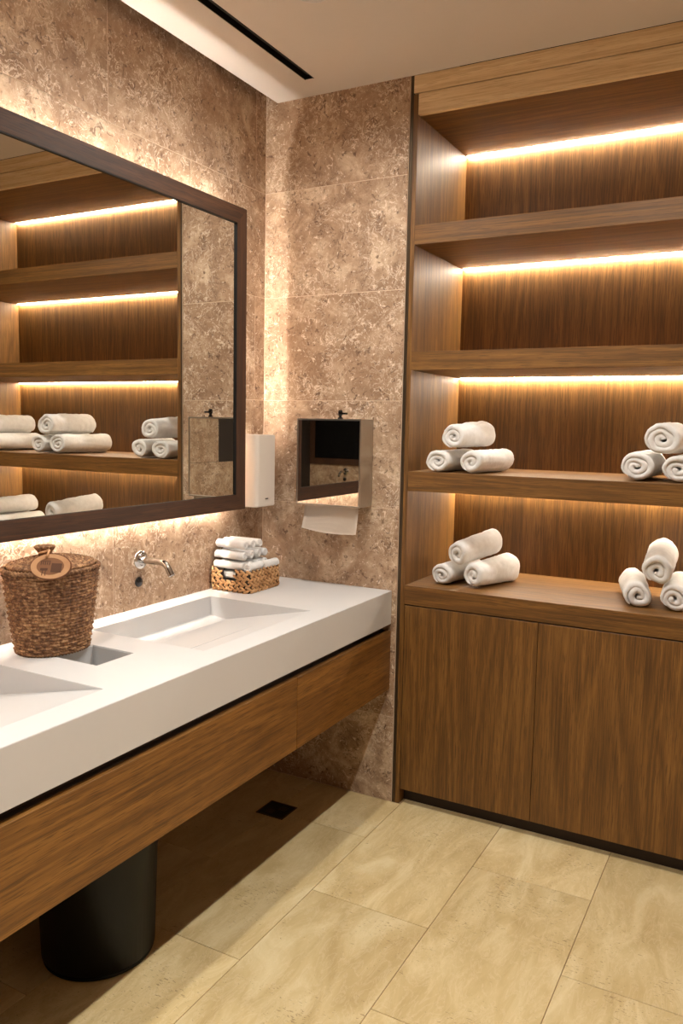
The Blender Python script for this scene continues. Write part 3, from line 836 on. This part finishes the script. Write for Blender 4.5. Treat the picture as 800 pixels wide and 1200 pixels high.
# wooden slice tag hanging from the knob, leaning on the lid towards the viewer
tg = bpy.data.objects.new('wooden_tag', None)
view = Vector((0.42, -0.90, 0)).normalized(); sidev = Vector((0.90, 0.42, 0))
bm = bmesh.new(); a_, b_ = 0.0560, 0.0365
def disc(bm, a, b, y0, y1, n=48, nzs=0.0):
    A = [bm.verts.new((a*math.cos(2*PI*k/n)*(1+nzs*math.sin(5*2*PI*k/n)), y0, b*math.sin(2*PI*k/n))) for k in range(n)]
    C = [bm.verts.new((a*math.cos(2*PI*k/n)*(1+nzs*math.sin(5*2*PI*k/n)), y1, b*math.sin(2*PI*k/n))) for k in range(n)]
    bm.faces.new(A); bm.faces.new(C)
    for k in range(n): bm.faces.new((A[k], A[(k+1) % n], C[(k+1) % n], C[k]))
    bmesh.ops.recalc_face_normals(bm, faces=bm.faces)
disc(bm, a_, b_, -0.002, 0.003, nzs=0.015)
tg = obj('wooden_tag', bm, M['bark'], hm)
tg.location = (0.098, -0.090, HZ+0.024); 
tg.rotation_euler = (math.radians(-28), 0, math.atan2(0.42, 0.90))
tg['label'] = 'oval slice of pale wood with a dark burnt picture'
bm = bmesh.new(); disc(bm, a_*0.95, b_*0.93, -0.0026, -0.002); obj('face', bm, M['tag'], tg)
bm = bmesh.new(); disc(bm, a_*0.66, b_*0.64, -0.0030, -0.0026)
obj('engraving', bm, M['burn'], tg)
bm = bmesh.new()
box(bm, 0.002, 0.022, -0.0034, -0.0030, -0.012, 0.006)
for k in range(5): box(bm, -0.019+k*0.004, -0.0172+k*0.004, -0.0034, -0.0030, 0.002+0.001*(k % 2), 0.009)
box(bm, -0.019, 0.0, -0.0034, -0.0030, 0.0095, 0.0105)
for k in range(2):
    box(bm, -0.014+k*0.006, -0.0125+k*0.006, -0.0034, -0.0030, -0.019, -0.006)
box(bm, -0.018, -0.004, -0.0034, -0.0030, -0.009, -0.004)
for v in bm.verts: v.co.x *= 1.42; v.co.z *= 1.38
obj('burnt_marks', bm, M['burn2'], tg)
kx = Vector((-0.012, -0.012, HZ+0.044)); tl = tg.location
obj('tie', tube(bmesh.new(), [kx+Vector((0.004, -0.012, 0.0)), kx+Vector((0.012, -0.030, 0.0)), Vector(tl)+Vector((-0.018, 0.012, 0.040)), Vector(tl)+Vector((-0.012, -0.002, 0.024))], 0.0032, 8), M['tag'], hm, True)

# ------------------------------------------------------------------ far end of the room, seen only in reflections
rp_ = thing('rear_mirror', 'dark framed mirror at the far end, seen only in the steel dispenser', 'mirror', (1.5, YR, 1.12))
obj('frame', B(-0.75, 0.83, 0.0005, 0.03, 0.0, 1.15, bev=0.002), M['walnutZ'], rp_)
obj('glass', B(-0.69, 0.77, 0.0302, 0.032, 0.06, 1.09), M['tone'], rp_)
rs_ = thing('rear_splashback', 'pale stone splashback at the far end, seen only in the steel dispenser', 'splashback', (1.5, YR, 0.86))
obj('slab', B(-0.75, 0.83, 0.0005, 0.02, 0.0, 0.258), M['wall'], rs_)

rt_ = tap(-3.0, 'chrome wall tap over the far splashback, seen only in the steel dispenser')
rt_.location = (1.93, YR+0.0202, 1.06); rt_.rotation_euler = (0, 0, PI/2)
